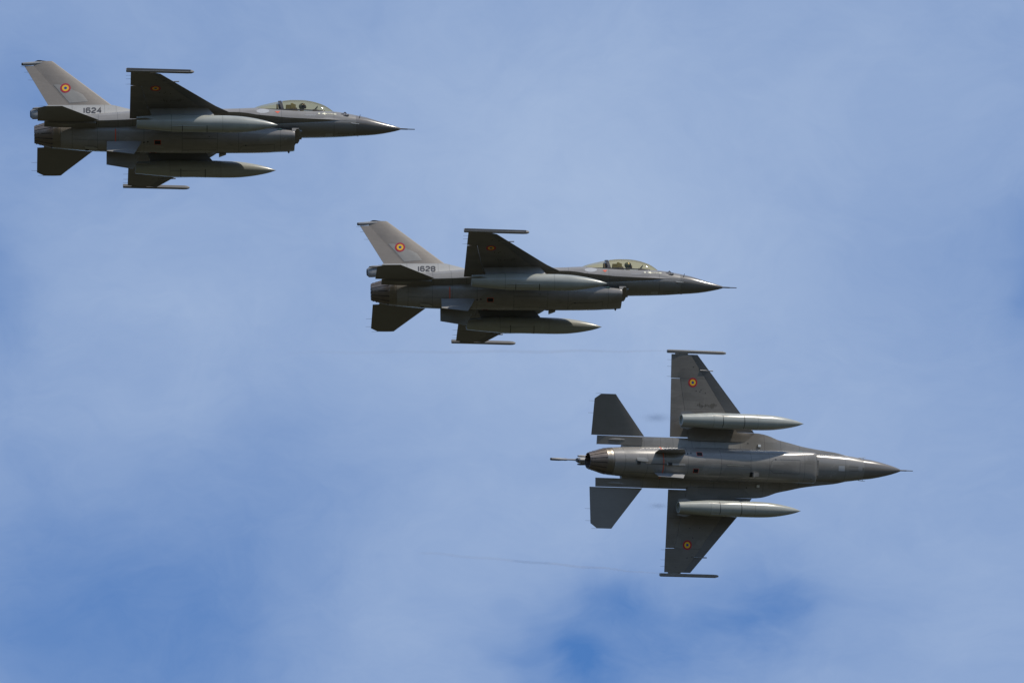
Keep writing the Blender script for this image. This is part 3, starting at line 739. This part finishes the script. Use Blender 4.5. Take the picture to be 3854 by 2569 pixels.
def tail_number(s, txt, parent):
    k = s
    if s < 0: p, f = text_pts(txt, -1.75, .725, .215, .215, .047, tilt=-.01)
    else: p, f = text_pts(txt, -1.02, .725, .215, .215, .042, flip=-1)
    return decal('tail_number', p, 'y', s, T_finb, M['num'], parent, .009, 0, f)
def nose_number(s, txt, parent):
    if s < 0: p, f = text_pts(txt, 8.24, .315, .10, .095, .024, tilt=-.10)
    else: p, f = text_pts(txt, 8.60, .30, .10, .095, .024, flip=-1, tilt=.10)
    return decal('nose_number', p, 'y', s, T_nf, M['num'], parent, .008, 0, f)

# ------------------------------------------------------------------ three jets
def copy_tree(o, parent=None):
    c = o.copy(); col.objects.link(c)
    if parent: c.parent = parent
    for k in [x for x in CH.get(o.name, [])]: copy_tree(k, c)
    return c
CH = {}
for o in bpy.data.objects:
    if o.parent: CH.setdefault(o.parent.name, []).append(o)
jets = [jet, copy_tree(jet), copy_tree(jet)]
POSE = [
 [[0.99837, -0.04315, -0.03725, -14.87252], [0.04319, 0.99907, 0.00024, 387.97744], [0.03721, -0.00185, 0.99931, 214.08314]],
 [[0.99736, -0.05859, -0.04291, -2.01], [0.05907, 0.9982, 0.01016, 405.59457], [0.04224, -0.01267, 0.99903, 216.47021]],
 [[0.93147, -0.03373, -0.36225, 6.54688], [0.33656, 0.45801, 0.82277, 424.9728], [0.13817, -0.8883, 0.43798, 218.42688]]]
LAB = ['grey fighter jet numbered 1624 in side view, highest and leftmost of the three',
       'grey fighter jet numbered 1628 in side view, flying in the middle of the three',
       'grey fighter jet banked to show its whole belly and both wings, lowest of three']
for j, P, lb in zip(jets, POSE, LAB):
    Mx = Matrix(P + [[0, 0, 0, 1]]); j.location = Mx.translation; j.rotation_mode = 'QUATERNION'; j.rotation_quaternion = Mx.to_quaternion()
    j['label'] = lb; j['category'] = 'fighter jet'; j['group'] = 'fighter jets flying in formation'
for j, t in ((jets[0], '1624'), (jets[1], '1628')):
    for s in (-1, 1): tail_number(s, t, j); nose_number(s, t, j)

# ------------------------------------------------------------------ pilots
def make_pilot(j, label, turn):
    root = bpy.data.objects.new('person', None); col.objects.link(root)
    root['label'] = label; root['category'] = 'pilot'; root['group'] = 'pilots sitting in the cockpits'
    J = [((6.74, 0, .32), .13), ((6.72, 0, .50), .15), ((6.70, 0, .66), .15), ((6.71, 0, .76), .065), ((6.73, 0, .86), .07), ((6.75, 0, .95), .085),
         ((6.71, .17, .68), .07), ((6.84, .25, .50), .05), ((7.05, .21, .42), .035), ((6.71, -.17, .68), .07), ((6.84, -.25, .50), .05), ((7.05, -.21, .42), .035),
         ((6.82, .10, .32), .09), ((7.20, .13, .38), .06), ((7.50, .12, .28), .045), ((6.82, -.10, .32), .09), ((7.20, -.13, .38), .06), ((7.50, -.12, .28), .045)]
    E_ = [(0, 1), (1, 2), (2, 3), (3, 4), (4, 5), (2, 6), (6, 7), (7, 8), (2, 9), (9, 10), (10, 11), (0, 12), (12, 13), (13, 14), (0, 15), (15, 16), (16, 17)]
    me = bpy.data.meshes.new('body'); me.from_pydata([p for p, _ in J], E_, []); me.materials.append(M['green'])
    b = bpy.data.objects.new('body', me); col.objects.link(b); b.parent = root
    sk = b.modifiers.new('skin', 'SKIN'); b.modifiers.new('sub', 'SUBSURF').levels = 1
    for i, (_, r_) in enumerate(J): me.skin_vertices[0].data[i].radius = (r_, r_)
    me.skin_vertices[0].data[0].use_root = True
    c = Vector((6.76, 0, .965)); ct, st = math.cos(turn), math.sin(turn)
    def rot(p):
        q = Vector(p) - c; return tuple(c + Vector((q.x*ct - q.y*st, q.x*st + q.y*ct, q.z)))
    rr = []
    for i in range(1, 14):
        a = math.pi*i/14; rr.append([rot((c.x - .015 + .140*math.sin(a)*math.cos(t), c.y + .120*math.sin(a)*math.sin(t), c.z + .135*math.cos(a))) for t in [2*math.pi*k/20 for k in range(20)]])
    build('helmet', loft(rr), M['helmet'], root)
    rr = []
    for i in range(9):
        a = math.pi*(.30 + .42*i/8); rr.append([rot((c.x - .015 + .149*math.sin(a)*math.cos(t), c.y + .128*math.sin(a)*math.sin(t), c.z + .142*math.cos(a))) for t in [-1.15 + 2.3*k/12 for k in range(13)]])
    build('visor', loft(rr, cap=False, closed=False), M['visor'], root)
    build('oxygen_mask', loft([[rot((c.x + dx, y, z)) for y, z in ((-w, c.z - .02), (w, c.z - .02), (w*.8, c.z - .12), (-w*.8, c.z - .12))] for dx, w in ((.09, .06), (.16, .035))]), M['black'], root)
    root.matrix_world = Matrix.Identity(4)
    root.location = j.location; root.rotation_mode = 'QUATERNION'; root.rotation_quaternion = j.rotation_quaternion
make_pilot(jets[0], 'helmeted pilot in the cockpit of the leftmost jet, numbered 1624', R(-35))
make_pilot(jets[1], 'helmeted pilot in the cockpit of the middle jet, numbered 1628', R(10))

# ------------------------------------------------------------------ vapour behind the banked jet
def vapour_mat(name, dens, color, fall):
    m = bpy.data.materials.new(name); m.use_nodes = True; t = m.node_tree; t.nodes.clear()
    v = N(t, 'ShaderNodeVolumePrincipled'); v.inputs['Color'].default_value = (*color, 1); v.inputs['Anisotropy'].default_value = .0
    tc = N(t, 'ShaderNodeTexCoord'); ob = tc.outputs['Object']
    n = noise(t, vmth(t, 'MULTIPLY', ob, (.6, 2.0, 2.0) if fall == 'x' else (1, 1, 1)), 1.3 if fall == 'x' else 2.2, 4, .6)
    k = mth(t, 'MULTIPLY_ADD', n.outputs[0], .7 if fall == 'x' else 2.2, .3 if fall == 'x' else -.45, clamp=True)
    if fall == 'x':
        sx = N(t, 'ShaderNodeSeparateXYZ'); L(t, ob, sx.inputs[0])
        k = mth(t, 'MULTIPLY', k, mth(t, 'MULTIPLY_ADD', sx.outputs[0], 1/19, 1, clamp=True))
    else:
        l = vmth(t, 'LENGTH', ob); g = mth(t, 'SUBTRACT', 1, l, clamp=True); k = mth(t, 'MULTIPLY', k, mth(t, 'MULTIPLY', g, g))
    L(t, mth(t, 'MULTIPLY', k, dens), v.inputs['Density'])
    o = N(t, 'ShaderNodeOutputMaterial'); L(t, v.outputs[0], o.inputs['Volume']); return m
Mc = Matrix(((1, 0, 0), (0, -math.sin(CAM_EL), -math.cos(CAM_EL)), (0, math.cos(CAM_EL), -math.sin(CAM_EL))))
def W(p): return Mc @ Vector(p) + Vector((0, 0, 2))
tm = vapour_mat('vapour', 2.8, (.55, .56, .60), 'x')
for P0, D, ln, lb, rr in (((6.43, -.39, -473.5), (-.93, -.004, .36), 17, 'faint grey vapour thread trailing left from the upper wingtip of the banked jet', .050),
                      ((6.2, -9.77, -479.9), (-.93, .088, .36), 11, 'faint grey vapour thread trailing left from the lower wingtip of the banked jet', .045)):
    d = Vector(D).normalized(); a = W(P0); b = W(Vector(P0) + d*ln)
    X = -(b - a).normalized(); Y = X.orthogonal().normalized(); Z = X.cross(Y)
    rot = Matrix((X, Y, Z)).transposed()
    sec = []
    n = 40
    for i in range(n + 1):
        x = -ln*i/n; r_ = rr*(.8 + .7*min(1, i/12)) if i < n else .01
        oy = .022*math.sin(i*.9)*min(1, i/4) + .012*math.sin(i*2.3); oz = .022*math.cos(i*.7)*min(1, i/4)
        sec.append([(x, oy + r_*math.cos(t), oz + r_*math.sin(t)) for t in [2*math.pi*k/8 for k in range(8)]])
    o = build('vapour_trail', loft(sec), tm)
    o.location = a; o.rotation_mode = 'QUATERNION'; o.rotation_quaternion = rot.to_quaternion()
    o['label'] = lb; o['category'] = 'vapour trail'; o['group'] = 'wingtip vapour threads'
wm = vapour_mat('dark_vapour', 3.2, (.16, .26, .46), 'r')
for (u, v_), (hx, hy), lb, dist in (((1508, 959), (50, 17), 'dark wisp of vapour behind the upper wing of the banked jet, beside its tailplane', 473),
                              ((1512, 1161), (34, 11), 'small dark wisp of vapour behind the lower wing of the banked jet', 477)):
    s = 1.6386; F_ = 400/36*3854
    p = Vector(((u*s - 1927)/F_*dist, (1284.5 - v_*s)/F_*dist, -dist)); k = s/F_*dist
    rr = []
    for i in range(1, 12):
        a = math.pi*i/12; rr.append([(math.cos(a), math.sin(a)*math.cos(t), math.sin(a)*math.sin(t)) for t in [2*math.pi*q/16 for q in range(16)]])
    o = build('vapour_wisp', loft(rr), wm)
    o.rotation_mode = 'QUATERNION'; o.location = W(p); o.scale = (hx*k, hy*k, hy*k); o.rotation_quaternion = Mc.to_quaternion()
    o['label'] = lb; o['category'] = 'vapour wisp'; o['group'] = 'dark wisps behind the wings'

# ------------------------------------------------------------------ airfield grass far below (lights the undersides)
g = build('ground', MB().add([(-30000, -30000, 0), (30000, -30000, 0), (30000, 30000, 0), (-30000, 30000, 0)], [(0, 1, 2, 3)]), None or M['green'], None)
gm = bpy.data.materials.new('airfield_grass'); gm.use_nodes = True; t = gm.node_tree; b = t.nodes['Principled BSDF']; b.inputs['Roughness'].default_value = .95
tc = N(t, 'ShaderNodeTexCoord'); n = noise(t, tc.outputs['Object'], .004, 6, .6)
L(t, mixc(t, n.outputs[0], (.024, .027, .012), (.046, .041, .021)), b.inputs['Base Color'])
g.data.materials[0] = gm; g['kind'] = 'structure'; g['label'] = 'wide grassy airfield far below the jets'
